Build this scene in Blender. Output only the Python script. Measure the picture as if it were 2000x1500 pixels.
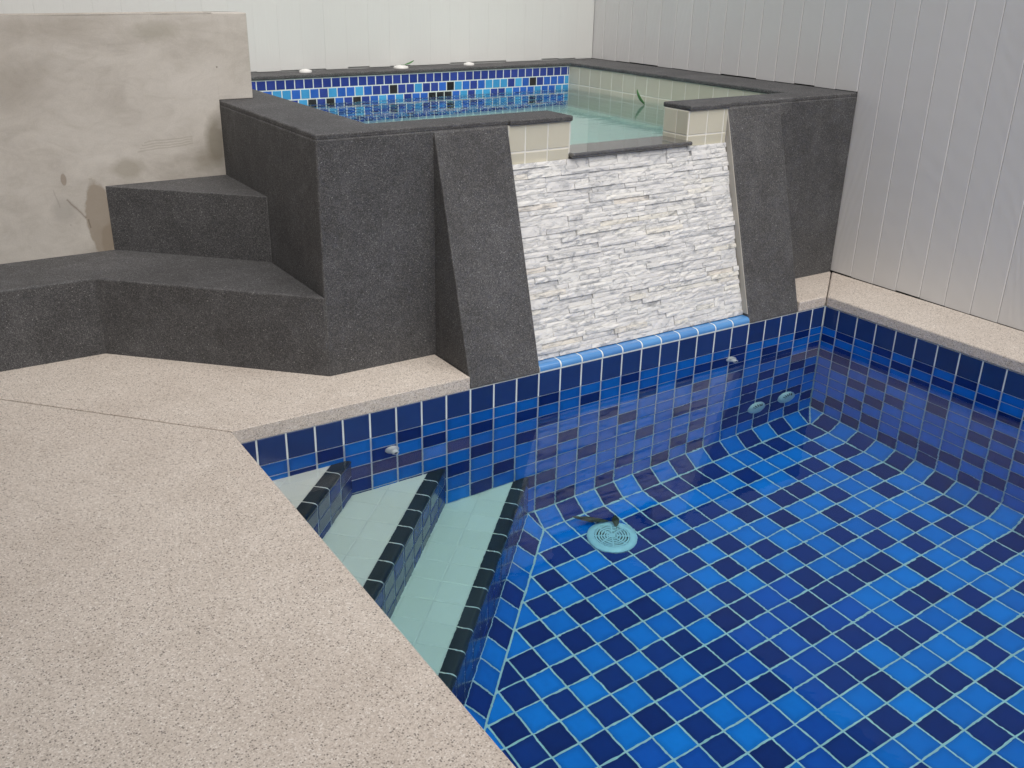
import bpy, bmesh, math, random
from mathutils import Vector, Matrix

# ------------------------------------------------------------------ scene
for o in list(bpy.data.objects):
    bpy.data.objects.remove(o)
S = bpy.context.scene
COL = S.collection
rnd = random.Random(11)

# ------------------------------------------------------------------ camera
F_PX, CX, CY = 1897.28, -43.19, -5.69
CAM = Vector((-3.5331, -2.7537, 1.3946))
YAW, PITCH, ROLL = -0.5618, -0.4013, -0.0125
RC = (Matrix.Rotation(YAW, 3, 'Z') @ Matrix.Rotation(PITCH, 3, 'X') @ Matrix.Rotation(ROLL, 3, 'Y'))
cam_data = bpy.data.cameras.new('camera')
cam = bpy.data.objects.new('camera', cam_data)
COL.objects.link(cam)
cx_, cf_, cu_ = RC.col[0], RC.col[1], RC.col[2]
m = Matrix((( cx_[0], cu_[0], -cf_[0], CAM[0]), (cx_[1], cu_[1], -cf_[1], CAM[1]),
            (cx_[2], cu_[2], -cf_[2], CAM[2]), (0, 0, 0, 1)))
cam.matrix_world = m
cam_data.sensor_width = 36.0
cam_data.lens = F_PX / 2000.0 * 36.0
cam_data.shift_x = -CX / 2000.0
cam_data.shift_y = CY / 2000.0
cam_data.clip_start = 0.05
cam_data.clip_end = 500
S.camera = cam

# ------------------------------------------------------------------ sky and sun
SUN_EL, SUN_AZ = math.radians(58), math.radians(195)
world = bpy.data.worlds.new('World')
S.world = world
world.use_nodes = True
wn = world.node_tree
wn.nodes.clear()
sky = wn.nodes.new('ShaderNodeTexSky')
sky.sky_type = 'NISHITA'
sky.sun_disc = False
sky.sun_elevation = SUN_EL
sky.sun_rotation = SUN_AZ
sky.air_density = 1.0
sky.dust_density = 4.0
sky.ozone_density = 1.0
hsv = wn.nodes.new('ShaderNodeHueSaturation')
hsv.inputs['Saturation'].default_value = 0.52
bg = wn.nodes.new('ShaderNodeBackground')
bg.inputs['Strength'].default_value = 0.10
wo = wn.nodes.new('ShaderNodeOutputWorld')
wn.links.new(sky.outputs[0], hsv.inputs['Color'])
wn.links.new(hsv.outputs[0], bg.inputs['Color'])
wn.links.new(bg.outputs[0], wo.inputs['Surface'])

sun_data = bpy.data.lights.new('sun', 'SUN')
sun_data.energy = 2.05
sun_data.angle = math.radians(85)
sun_data.color = (1.0, 0.94, 0.86)
sun = bpy.data.objects.new('sun', sun_data)
COL.objects.link(sun)
sd = Vector((math.sin(SUN_AZ) * math.cos(SUN_EL), math.cos(SUN_AZ) * math.cos(SUN_EL), math.sin(SUN_EL)))
sun.rotation_euler = sd.to_track_quat('Z', 'Y').to_euler()
sun.location = (0, -3, 6)

S.view_settings.view_transform = 'Standard'
S.view_settings.look = 'None'
S.view_settings.exposure = 0.20
S.view_settings.gamma = 1.0
S.view_settings.use_curve_mapping = False
S.render.engine = 'CYCLES'
S.cycles.max_bounces = 10
S.cycles.diffuse_bounces = 4
S.cycles.glossy_bounces = 4
S.cycles.transmission_bounces = 8
S.cycles.transparent_max_bounces = 8
S.cycles.caustics_refractive = True
S.cycles.caustics_reflective = True
S.cycles.blur_glossy = 0.3
S.cycles.use_denoising = True
S.cycles.use_adaptive_sampling = True
S.cycles.adaptive_threshold = 0.015
S.cycles.use_light_tree = False
S.cycles.sample_clamp_indirect = 12.0

# ------------------------------------------------------------------ material helpers
class NT:
    def __init__(self, name):
        self.m = bpy.data.materials.new(name)
        self.m.use_nodes = True
        self.t = self.m.node_tree
        self.t.nodes.clear()
        self.out = self.t.nodes.new('ShaderNodeOutputMaterial')
        self.b = self.t.nodes.new('ShaderNodeBsdfPrincipled')
        self.t.links.new(self.b.outputs[0], self.out.inputs['Surface'])
        self.co = None

    def n(self, typ, **kw):
        nd = self.t.nodes.new('ShaderNode' + typ)
        for k, v in kw.items():
            if k in nd.inputs:
                nd.inputs[k].default_value = v
            else:
                setattr(nd, k, v)
        return nd

    def l(self, a, b):
        self.t.links.new(a, b)

    def coord(self, scale=(1, 1, 1), world_space=False, kind=None):
        if world_space:
            g = self.n('NewGeometry')
            src = g.outputs['Position']
        else:
            g = self.n('TexCoord')
            src = g.outputs[kind or 'Object']
        if scale == (1, 1, 1):
            return src
        mp = self.n('Mapping')
        mp.inputs['Scale'].default_value = scale
        self.l(src, mp.inputs['Vector'])
        return mp.outputs[0]

    def noise(self, vec, scale, detail=3, rough=0.55, dist=0.0):
        nd = self.n('TexNoise')
        nd.inputs['Scale'].default_value = scale
        nd.inputs['Detail'].default_value = detail
        nd.inputs['Roughness'].default_value = rough
        nd.inputs['Distortion'].default_value = dist
        self.l(vec, nd.inputs['Vector'])
        return nd.outputs['Fac']

    def vor(self, vec, scale, out='Color', feature='F1'):
        nd = self.n('TexVoronoi')
        nd.feature = feature
        nd.inputs['Scale'].default_value = scale
        self.l(vec, nd.inputs['Vector'])
        return nd.outputs[out]

    def ramp(self, fac, stops, interp='LINEAR'):
        nd = self.n('ValToRGB')
        nd.color_ramp.interpolation = interp
        els = nd.color_ramp.elements
        while len(els) > 1:
            els.remove(els[-1])
        for i, (p, c) in enumerate(stops):
            e = els[0] if i == 0 else els.new(p)
            e.position = p
            e.color = (*c, 1) if len(c) == 3 else c
        self.l(fac, nd.inputs[0])
        return nd.outputs[0]

    def mix(self, a, b, fac, blend='MIX'):
        nd = self.n('MixRGB', blend_type=blend)
        for i, v in ((1, a), (2, b), (0, fac)):
            if hasattr(v, 'is_linked') or hasattr(v, 'links'):
                self.l(v, nd.inputs[i])
            elif isinstance(v, (int, float)):
                nd.inputs[i].default_value = v if i == 0 else (v, v, v, 1)
            else:
                nd.inputs[i].default_value = (*v, 1)
        return nd.outputs[0]

    def math(self, op, a, b=0.0, clamp=False):
        nd = self.n('Math', operation=op, use_clamp=clamp)
        for i, v in ((0, a), (1, b)):
            if isinstance(v, (int, float)):
                nd.inputs[i].default_value = v
            else:
                self.l(v, nd.inputs[i])
        return nd.outputs[0]

    def bump(self, h, dist=0.001, strength=1.0, normal=None):
        nd = self.n('Bump')
        nd.inputs['Strength'].default_value = strength
        nd.inputs['Distance'].default_value = dist
        self.l(h, nd.inputs['Height'])
        if normal is not None:
            self.l(normal, nd.inputs['Normal'])
        return nd.outputs[0]

    def set(self, color=None, rough=None, normal=None, **kw):
        if color is not None:
            if hasattr(color, 'links'):
                self.l(color, self.b.inputs['Base Color'])
            else:
                self.b.inputs['Base Color'].default_value = (*color, 1)
        if rough is not None:
            if hasattr(rough, 'links'):
                self.l(rough, self.b.inputs['Roughness'])
            else:
                self.b.inputs['Roughness'].default_value = rough
        if normal is not None:
            self.l(normal, self.b.inputs['Normal'])
        for k, v in kw.items():
            self.b.inputs[k].default_value = v
        return self.m


def glaze(name, c_lo, c_hi, rough=0.12, var=0.35, coat=0.0, film=False):
    """glazed tile: colour varies from tile to tile and pools a little inside each"""
    k = NT(name)
    oi = k.n('ObjectInfo')
    wc = k.coord(world_space=True)
    n1 = k.noise(wc, 26, 3, 0.6)
    n2 = k.noise(wc, 160, 2, 0.6)
    f = k.math('ADD', k.math('MULTIPLY', oi.outputs['Random'], 0.55), k.math('MULTIPLY', n1, var))
    f = k.math('ADD', f, k.math('MULTIPLY', n2, 0.12))
    col = k.ramp(f, [(0.15, c_lo), (0.85, c_hi)])
    if film:
        oc = k.n('SeparateXYZ')
        k.l(k.coord(), oc.inputs[0])
        e = k.math('MAXIMUM', k.math('ABSOLUTE', oc.outputs[0]), k.math('ABSOLUTE', oc.outputs[1]))
        col = k.mix(col, k.ramp(e, [(0.026, (1.06, 1.06, 1.06)), (0.046, (0.84, 0.84, 0.86))]), 1.0, 'MULTIPLY')
        fm = k.ramp(k.noise(wc, 2.6, 6, 0.72, 0.6), [(0.54, (0, 0, 0)), (0.78, (1, 1, 1))])
        sp = k.ramp(k.noise(wc, 42, 4, 0.7), [(0.62, (0, 0, 0)), (0.72, (1, 1, 1))])
        col = k.mix(col, (0.30, 0.42, 0.55), k.math('MULTIPLY', fm, k.math('ADD', 0.008, k.math('MULTIPLY', sp, 0.10))))
    rg = k.math('ADD', k.math('MULTIPLY', n1, 0.10), rough - 0.04)
    return k.set(col, rg, k.bump(n1, 0.0006, 0.5), **{'IOR': 1.5, 'Coat Weight': coat, 'Specular IOR Level': 0.08 if film else 0.5})


MAT = {}
MAT['blue'] = glaze('glazed_blue', (0.004, 0.17, 0.64), (0.008, 0.275, 0.87), film=True)
MAT['navy'] = glaze('glazed_navy', (0.003, 0.024, 0.165), (0.006, 0.048, 0.28), film=True)
MAT['mid_reflection'] = glaze('glazed_mid_reflection', (0.004, 0.075, 0.42), (0.008, 0.13, 0.60), film=True)  # mid blue puts the water's reflection into a group of floor tiles
MAT['royal'] = glaze('glazed_royal', (0.010, 0.028, 0.115), (0.016, 0.042, 0.16), rough=0.10)
MAT['trim'] = glaze('glazed_trim_sky_tint', (0.07, 0.22, 0.52), (0.10, 0.30, 0.62), rough=0.07, coat=0.8)  # base lightened to carry the sky's reflection on the bullnose
MAT['black'] = glaze('glazed_black', (0.020, 0.030, 0.038), (0.036, 0.050, 0.060))
MAT['m_navy'] = glaze('mosaic_navy', (0.020, 0.040, 0.22), (0.035, 0.065, 0.33))
MAT['m_blue'] = glaze('mosaic_blue', (0.020, 0.095, 0.42), (0.035, 0.15, 0.60))
MAT['m_cyan'] = glaze('mosaic_cyan', (0.045, 0.28, 0.58), (0.075, 0.38, 0.72))
MAT['m_black'] = glaze('mosaic_black', (0.012, 0.012, 0.016), (0.030, 0.028, 0.032))
MAT['beige'] = glaze('glazed_beige', (0.52, 0.50, 0.40), (0.60, 0.575, 0.475), rough=0.32)
MAT['tread'] = glaze('glazed_tread', (0.75, 0.75, 0.655), (0.81, 0.81, 0.72), rough=0.3)


def mat_grout(name, c):
    k = NT(name)
    wc = k.coord(world_space=True)
    n1 = k.noise(wc, 9, 3)
    n2 = k.noise(wc, 700, 2)
    col = k.ramp(n1, [(0.3, tuple(v * 0.86 for v in c)), (0.7, c)])
    return k.set(col, 0.85, k.bump(n2, 0.0006))


MAT['grout'] = mat_grout('white_grout', (0.72, 0.78, 0.78))
MAT['grout_beige'] = mat_grout('beige_grout', (0.80, 0.79, 0.73))
MAT['beige_joint'] = mat_grout('tread_grout', (0.79, 0.79, 0.71))
MAT['cement'] = mat_grout('grey_cement', (0.42, 0.40, 0.36))


def mat_wash():
    """pale washed pebble finish of the deck"""
    k = NT('pebble_wash_pale')
    wc = k.coord(world_space=True)

    def cells(scale):
        nd = k.n('TexVoronoi')
        nd.inputs['Scale'].default_value = scale
        k.l(wc, nd.inputs['Vector'])
        sep = k.n('SeparateColor')
        k.l(nd.outputs['Color'], sep.inputs[0])
        return nd.outputs['Distance'], sep.outputs

    d1, c1 = cells(330)
    d2, c2 = cells(215)
    big = k.noise(wc, 1.1, 4, 0.55)
    mid = k.noise(wc, 7, 4, 0.6)
    c = k.ramp(c1[0], [(0.0, (0.40, 0.355, 0.305)), (0.25, (0.51, 0.455, 0.395)), (0.6, (0.565, 0.505, 0.44)), (0.9, (0.62, 0.565, 0.50)), (1.0, (0.72, 0.68, 0.62))])
    # scattered dark grains
    dot = k.ramp(k.math('ADD', d2, k.math('MULTIPLY', k.math('SUBTRACT', c2[1], 0.5), 0.25)), [(0.36, (1, 1, 1)), (0.50, (0, 0, 0))])
    pick = k.ramp(c2[0], [(0.20, (1, 1, 1)), (0.22, (0, 0, 0))])
    dark = k.ramp(c2[2], [(0.0, (0.07, 0.065, 0.06)), (0.6, (0.17, 0.15, 0.13)), (1.0, (0.27, 0.225, 0.18))])
    c = k.mix(c, dark, k.math('MULTIPLY', dot, k.math('MULTIPLY', pick, 0.68)))
    c = k.mix(c, k.ramp(mid, [(0.3, (0.95, 0.94, 0.93)), (0.7, (1.04, 1.04, 1.04))]), 1.0, 'MULTIPLY')
    c = k.mix(c, k.ramp(big, [(0.28, (0.92, 0.90, 0.89)), (0.72, (1.05, 1.05, 1.05))]), 1.0, 'MULTIPLY')
    c = k.mix(c, (1.03, 1.045, 1.075), 1.0, 'MULTIPLY')
    nrm = k.bump(d1, 0.0012, 0.45)
    return k.set(c, 0.78, nrm, **{'Specular IOR Level': 0.3})


MAT['wash'] = mat_wash()


def mat_dark(name='pebble_wash_charcoal', wet=False):
    """charcoal washed granite finish of spa and bench"""
    k = NT(name)
    wc = k.coord(world_space=True)
    v = k.vor(wc, 380)
    sep = k.n('SeparateColor')
    k.l(v, sep.inputs[0])
    big = k.noise(wc, 2.2, 4, 0.6, 0.4)
    mid = k.noise(wc, 14, 4, 0.6)
    a = k.ramp(sep.outputs[0], [(0.0, (0.040, 0.040, 0.042)), (0.45, (0.068, 0.068, 0.071)), (0.80, (0.095, 0.095, 0.098)),
                                (0.95, (0.135, 0.135, 0.136)), (0.995, (0.16, 0.16, 0.16)), (0.997, (0.26, 0.26, 0.255)), (1.0, (0.30, 0.30, 0.295))])
    f = k.math('ADD', k.math('MULTIPLY', big, 0.6), k.math('MULTIPLY', mid, 0.4))
    c = k.mix(a, k.ramp(f, [(0.30, (0.74, 0.73, 0.73)), (0.5, (1.0, 1.0, 1.0)), (0.70, (1.34, 1.34, 1.36))]), 1.0, 'MULTIPLY')
    # pale lime dust where the stone is worn
    dust = k.ramp(k.noise(wc, 5.5, 5, 0.7, 0.8), [(0.60, (0, 0, 0)), (0.82, (1, 1, 1))])
    c = k.mix(c, (0.19, 0.19, 0.192), k.math('MULTIPLY', dust, 0.28))
    runs_co = k.n('Mapping')
    runs_co.inputs['Scale'].default_value = (1.0, 1.0, 0.10)
    k.l(wc, runs_co.inputs['Vector'])
    runs = k.ramp(k.noise(runs_co.outputs[0], 16, 4, 0.6, 0.4), [(0.56, (0, 0, 0)), (0.76, (1, 1, 1))])
    c = k.mix(c, (0.20, 0.20, 0.205), k.math('MULTIPLY', runs, 0.16))
    bv = k.n('Bevel')
    bv.samples = 4
    bv.inputs['Radius'].default_value = 0.007
    ge = k.n('NewGeometry')
    dt = k.n('VectorMath', operation='DOT_PRODUCT')
    k.l(bv.outputs[0], dt.inputs[0])
    k.l(ge.outputs['True Normal'], dt.inputs[1])
    wear = k.math('MULTIPLY', k.math('SUBTRACT', 1.0, dt.outputs['Value']), 9.0, True)
    wear = k.math('MULTIPLY', wear, k.ramp(mid, [(0.35, (0.15, 0.15, 0.15)), (0.65, (1, 1, 1))]))
    c = k.mix(c, (0.24, 0.24, 0.24), k.math('MULTIPLY', wear, 0.5))
    nrm = k.bump(k.vor(wc, 380, 'Distance'), 0.0012, 0.5)
    if wet:
        return k.set(c, 0.10, None, **{'Specular IOR Level': 0.6, 'Coat Weight': 0.6, 'Coat Roughness': 0.04})
    return k.set(c, 0.72, nrm, **{'Specular IOR Level': 0.35})


MAT['dark'] = mat_dark()
MAT['dark_wet'] = mat_dark('wet_charcoal_stone', True)


def mat_concrete():
    k = NT('troweled_cement')
    wc = k.coord(world_space=True)
    st = k.n('Mapping')
    st.inputs['Scale'].default_value = (1.0, 1.0, 1.9)
    k.l(wc, st.inputs['Vector'])
    big = k.noise(st.outputs[0], 2.4, 6, 0.62, 0.9)
    swirl = k.noise(st.outputs[0], 7.0, 6, 0.65, 1.8)
    fine = k.noise(wc, 220, 3, 0.6)
    c = k.ramp(big, [(0.28, (0.42, 0.39, 0.35)), (0.48, (0.53, 0.50, 0.455)), (0.68, (0.59, 0.56, 0.515))])
    c = k.mix(c, k.ramp(swirl, [(0.30, (0.92, 0.915, 0.90)), (0.5, (1, 1, 1)), (0.72, (1.06, 1.06, 1.055))]), 1.0, 'MULTIPLY')
    c = k.mix(c, k.ramp(fine, [(0.3, (0.94, 0.94, 0.94)), (0.7, (1.05, 1.05, 1.05))]), 1.0, 'MULTIPLY')
    sx = k.n('SeparateXYZ')
    k.l(wc, sx.inputs[0])
    wob = k.noise(wc, 11, 4, 0.6)

    def blob(cx, cz, rx, rz, col, amt, soft=0.35, wobble=0.8):
        dx = k.math('DIVIDE', k.math('SUBTRACT', sx.outputs[0], cx), rx)
        dz = k.math('DIVIDE', k.math('SUBTRACT', sx.outputs[2], cz), rz)
        d = k.math('SQRT', k.math('ADD', k.math('MULTIPLY', dx, dx), k.math('MULTIPLY', dz, dz)))
        d = k.math('ADD', d, k.math('MULTIPLY', k.math('SUBTRACT', wob, 0.5), wobble))
        f = k.ramp(d, [(max(0.0, 1.0 - soft), (1, 1, 1)), (1.0, (0, 0, 0))])
        nonlocal c
        c = k.mix(c, col, k.math('MULTIPLY', f, amt))

    # dried water marks and cement smears left by the plasterers
    blob(-2.835, 0.47, 0.055, 0.17, (0.27, 0.22, 0.165), 0.72, 0.12, 0.7)
    blob(-2.80, 0.37, 0.045, 0.08, (0.27, 0.22, 0.165), 0.6, 0.2, 0.8)
    blob(-2.945, 0.635, 0.012, 0.026, (0.28, 0.23, 0.18), 0.7, 0.2, 0.4)
    blob(-2.71, 0.655, 0.075, 0.045, (0.29, 0.26, 0.205), 0.55, 0.5, 1.0)
    blob(-2.345, 0.74, 0.050, 0.13, (0.25, 0.225, 0.175), 0.75, 0.6, 0.9)
    blob(-2.40, 0.66, 0.06, 0.06, (0.28, 0.25, 0.195), 0.5, 0.7, 0.9)
    blob(-2.55, 1.16, 0.13, 0.045, (0.29, 0.27, 0.215), 0.5, 0.7, 1.0)
    blob(-2.90, 1.18, 0.32, 0.075, (0.27, 0.235, 0.19), 0.4, 0.8, 0.9)
    blob(-3.10, 1.02, 0.20, 0.22, (0.28, 0.245, 0.20), 0.35, 0.9, 0.9)
    blob(-2.96, 0.52, 0.05, 0.06, (0.36, 0.34, 0.31), 0.5, 0.6, 1.0)
    def streak(x0, z0, x1, z1, wd, col, amt):
        L = math.hypot(x1 - x0, z1 - z0)
        ux, uz = (x1 - x0) / L, (z1 - z0) / L
        ax = k.math('SUBTRACT', sx.outputs[0], x0)
        az = k.math('SUBTRACT', sx.outputs[2], z0)
        along = k.math('ADD', k.math('MULTIPLY', ax, ux), k.math('MULTIPLY', az, uz))
        side = k.math('ABSOLUTE', k.math('ADD', k.math('ADD', k.math('MULTIPLY', ax, -uz), k.math('MULTIPLY', az, ux)), k.math('MULTIPLY', k.math('SUBTRACT', wob, 0.5), 0.02)))
        f = k.ramp(side, [(wd * 0.5, (1, 1, 1)), (wd, (0, 0, 0))])
        g1 = k.math('GREATER_THAN', along, 0.0)
        g2 = k.math('LESS_THAN', along, L)
        f = k.math('MULTIPLY', f, k.math('MULTIPLY', g1, g2))
        nonlocal c
        c = k.mix(c, col, k.math('MULTIPLY', f, amt))

    streak(-2.945, 0.560, -2.885, 0.480, 0.0045, (0.16, 0.12, 0.09), 0.65)
    streak(-2.878, 0.475, -2.872, 0.440, 0.004, (0.13, 0.10, 0.07), 0.7)
    streak(-2.985, 0.60, -2.975, 0.53, 0.004, (0.30, 0.27, 0.24), 0.5)
    for q in range(4):
        streak(-2.66 + 0.01 * q, 0.715 + 0.012 * q, -2.44, 0.735 + 0.012 * q - 0.004 * q, 0.0022, (0.30, 0.27, 0.22), 0.45)
    # pits and specks
    sp = k.n('TexVoronoi')
    sp.inputs['Scale'].default_value = 16
    k.l(wc, sp.inputs['Vector'])
    spm = k.ramp(k.math('ADD', sp.outputs['Distance'], k.math('MULTIPLY', wob, 0.10)), [(0.085, (1, 1, 1)), (0.125, (0, 0, 0))])
    sps = k.n('SeparateColor')
    k.l(sp.outputs['Color'], sps.inputs[0])
    pick = k.ramp(sps.outputs[0], [(0.86, (0, 0, 0)), (0.90, (1, 1, 1))])
    spm = k.math('MULTIPLY', spm, pick)
    c = k.mix(c, (0.12, 0.105, 0.085), k.math('MULTIPLY', spm, 0.6))
    h = k.math('ADD', k.math('MULTIPLY', swirl, 1.0), k.math('MULTIPLY', spm, -0.7))
    return k.set(c, 0.7, k.bump(h, 0.0016, 0.5), **{'Specular IOR Level': 0.3})


MAT['concrete'] = mat_concrete()


def mat_stone():
    k = NT('split_white_marble')
    oi = k.n('ObjectInfo')
    wc = k.coord(world_space=True)
    off = k.n('VectorMath', operation='ADD')
    sc = k.n('VectorMath', operation='SCALE')
    k.l(oi.outputs['Location'], sc.inputs[0])
    sc.inputs['Scale'].default_value = 7.3
    k.l(wc, off.inputs[0])
    k.l(sc.outputs[0], off.inputs[1])
    mp = k.n('Mapping')
    mp.inputs['Scale'].default_value = (1.0, 1.4, 2.2)
    k.l(off.outputs[0], mp.inputs['Vector'])
    v = k.noise(mp.outputs[0], 16, 6, 0.68, 1.2)
    g = k.noise(mp.outputs[0], 90, 4, 0.65)
    c = k.ramp(v, [(0.35, (0.37, 0.38, 0.395)), (0.45, (0.59, 0.595, 0.60)), (0.52, (0.70, 0.70, 0.695)), (1.0, (0.75, 0.75, 0.74))])
    tone = k.ramp(oi.outputs['Random'], [(0.0, (0.86, 0.87, 0.88)), (0.25, (0.94, 0.94, 0.94)), (0.6, (1.0, 1.0, 0.99)), (0.86, (1.04, 1.04, 1.02)), (0.93, (1.0, 0.98, 0.90)), (1.0, (1.0, 0.95, 0.88))])
    c = k.mix(c, tone, 1.0, 'MULTIPLY')
    h = k.math('ADD', k.math('MULTIPLY', v, 0.6), k.math('MULTIPLY', g, 0.5))
    return k.set(c, 0.6, k.bump(h, 0.0035, 0.7), **{'Subsurface Weight': 0.0})


MAT['stone'] = mat_stone()


def mat_board(name, c, tone_lo=0.965):
    k = NT(name)
    oi = k.n('ObjectInfo')
    wc = k.coord(world_space=True)
    off = k.n('VectorMath', operation='ADD')
    sc = k.n('VectorMath', operation='SCALE')
    cmb = k.n('CombineXYZ')
    k.l(oi.outputs['Random'], cmb.inputs[2])
    sc.inputs['Scale'].default_value = 9.0
    k.l(cmb.outputs[0], sc.inputs[0])
    k.l(wc, off.inputs[0])
    k.l(sc.outputs[0], off.inputs[1])
    mp = k.n('Mapping')
    mp.inputs['Scale'].default_value = (1.0, 1.0, 0.06)
    k.l(off.outputs[0], mp.inputs['Vector'])
    grain = k.noise(mp.outputs[0], 120, 4, 0.6, 1.2)
    mp2 = k.n('Mapping')
    mp2.inputs['Scale'].default_value = (1.0, 1.0, 0.22)
    k.l(off.outputs[0], mp2.inputs['Vector'])
    cath = k.n('TexWave', wave_type='RINGS')
    cath.inputs['Scale'].default_value = 13
    cath.inputs['Distortion'].default_value = 5
    cath.inputs['Detail'].default_value = 2
    k.l(mp2.outputs[0], cath.inputs['Vector'])
    big = k.noise(wc, 1.6, 3)
    col = k.ramp(big, [(0.3, tuple(v * 0.95 for v in c)), (0.7, c)])
    tone = k.ramp(oi.outputs['Random'], [(0, (tone_lo, tone_lo, tone_lo + 0.003)), (1, (1.01, 1.01, 1.01))])
    col = k.mix(col, tone, 1.0, 'MULTIPLY')
    h = k.math('ADD', k.math('MULTIPLY', grain, 0.6), k.math('MULTIPLY', cath.outputs['Fac'], 0.5))
    return k.set(col, 0.55, k.bump(h, 0.0011, 0.6), **{'Specular IOR Level': 0.4})


MAT['board'] = mat_board('painted_board', (0.66, 0.655, 0.65))
MAT['board_white'] = mat_board('painted_board_pale', (0.69, 0.70, 0.68), 0.995)


def mat_plain(name, c, rough=0.4, nscale=30, amt=0.12):
    k = NT(name)
    wc = k.coord(world_space=True)
    n1 = k.noise(wc, nscale, 3)
    col = k.ramp(n1, [(0.3, tuple(v * (1 - amt) for v in c)), (0.7, c)])
    return k.set(col, rough)


MAT['plastic'] = mat_plain('white_plastic', (0.78, 0.78, 0.76), 0.35)
MAT['plastic_blue'] = mat_plain('pale_blue_plastic', (0.74, 0.87, 0.92), 0.35)
MAT['plastic_grey'] = mat_plain('grey_plastic', (0.70, 0.76, 0.78), 0.4)
MAT['shadow_gap'] = mat_plain('dark_gap', (0.03, 0.03, 0.03), 0.9)
MAT['leaf_green'] = mat_plain('green_leaf', (0.06, 0.19, 0.05), 0.45, 60, 0.35)
MAT['leaf_brown'] = mat_plain('wet_dead_leaf', (0.09, 0.072, 0.045), 0.5, 60, 0.4)
MAT['ground'] = mat_plain('packed_ground', (0.23, 0.19, 0.15), 0.9, 3, 0.3)


def mat_water(name, scale, amp, stretch=(1, 1, 1)):
    k = NT(name)
    k.t.nodes.remove(k.b)
    g = k.n('BsdfGlass')
    g.inputs['IOR'].default_value = 1.333
    g.inputs['Roughness'].default_value = 0.0
    wc = k.coord(scale=stretch, world_space=False)
    n1 = k.noise(wc, scale, 3, 0.55, 0.3)
    n2 = k.noise(wc, scale * 0.22, 2, 0.5)
    h = k.math('ADD', n1, k.math('MULTIPLY', n2, 2.2))
    k.l(k.bump(h, amp, 1.0), g.inputs['Normal'])
    k.l(g.outputs[0], k.out.inputs['Surface'])
    va = k.n('VolumeAbsorption')
    va.inputs['Color'].default_value = (0.12, 0.915, 0.98, 1)
    va.inputs['Density'].default_value = 0.37
    k.l(va.outputs[0], k.out.inputs['Volume'])
    return k.m


MAT['pool_water'] = mat_water('pool_water', 9.0, 0.00029, (1.0, 1.5, 1.0))
MAT['spa_water'] = mat_water('spa_water', 15.0, 0.00055, (0.6, 1.6, 1.0))

# ------------------------------------------------------------------ mesh helpers
def link(o, parent=None):
    COL.objects.link(o)
    if parent is not None:
        o.parent = parent
        o.matrix_parent_inverse = parent['_w'] if False else WORLD.get(parent.name, Matrix()).inverted()
    return o


WORLD = {}


def mesh_obj(name, verts, faces, mat, parent=None, matrix=None, mats=None, idx=None, smooth=False):
    me = bpy.data.meshes.new(name)
    me.from_pydata([tuple(v) for v in verts], [], faces)
    for mt in (mats or [mat]):
        me.materials.append(MAT[mt] if isinstance(mt, str) else mt)
    if idx:
        for p, i in zip(me.polygons, idx):
            p.material_index = i
    if smooth:
        for p in me.polygons:
            p.use_smooth = True
    me.update()
    o = bpy.data.objects.new(name, me)
    if matrix is not None:
        o.matrix_basis = matrix
    link(o, parent)
    return o


def inst(name, me, matrix, parent=None):
    o = bpy.data.objects.new(name, me)
    o.matrix_basis = matrix
    link(o, parent)
    return o


def soften(me, ang=35):
    for p in me.polygons:
        p.use_smooth = True
    me.set_sharp_from_angle(angle=math.radians(ang))


def fix_normals(o):
    bm = bmesh.new()
    bm.from_mesh(o.data)
    bmesh.ops.recalc_face_normals(bm, faces=bm.faces)
    bm.to_mesh(o.data)
    bm.free()
    return o


def bevel(o, w, seg=2, angle=35):
    b = o.modifiers.new('bevel', 'BEVEL')
    b.width = w
    b.segments = seg
    b.limit_method = 'ANGLE'
    b.angle_limit = math.radians(angle)
    return o


def thing(name, label, cat, loc, group=None):
    o = bpy.data.objects.new(name, None)
    o.empty_display_size = 0.1
    o.location = loc
    COL.objects.link(o)
    WORLD[o.name] = Matrix.Translation(loc)
    return tag(o, label, cat, group)


def tag(o, label, cat, group=None):
    o['label'] = label
    o['category'] = cat
    if group:
        o['group'] = group
    return o


def structure(o, label=None):
    o['kind'] = 'structure'
    if label:
        o['label'] = label
        o['category'] = label.split('|')[-1] if '|' in label else o.name.split('.')[0].replace('_', ' ')
    return o


def box(name, x0, x1, y0, y1, z0, z1, mat, parent=None):
    v = [(x, y, z) for z in (z0, z1) for y in (y0, y1) for x in (x0, x1)]
    f = [(0, 2, 3, 1), (4, 5, 7, 6), (0, 1, 5, 4), (1, 3, 7, 5), (3, 2, 6, 7), (2, 0, 4, 6)]
    return mesh_obj(name, v, f, mat, parent)


def prism(name, poly, z0, z1, mat, parent=None):
    n = len(poly)
    v = [(x, y, z0) for x, y in poly] + [(x, y, z1) for x, y in poly]
    f = [tuple(range(n - 1, -1, -1)), tuple(range(n, 2 * n))]
    f += [(i, (i + 1) % n, n + (i + 1) % n, n + i) for i in range(n)]
    return fix_normals(mesh_obj(name, v, f, mat, parent))


def prism_x(name, prof, x0, x1, mat, parent=None):
    """profile of (y, z) points extruded along x"""
    n = len(prof)
    v = [(x0, y, z) for y, z in prof] + [(x1, y, z) for y, z in prof]
    f = [tuple(range(n - 1, -1, -1)), tuple(range(n, 2 * n))]
    f += [(i, (i + 1) % n, n + (i + 1) % n, n + i) for i in range(n)]
    return fix_normals(mesh_obj(name, v, f, mat, parent))


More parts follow.
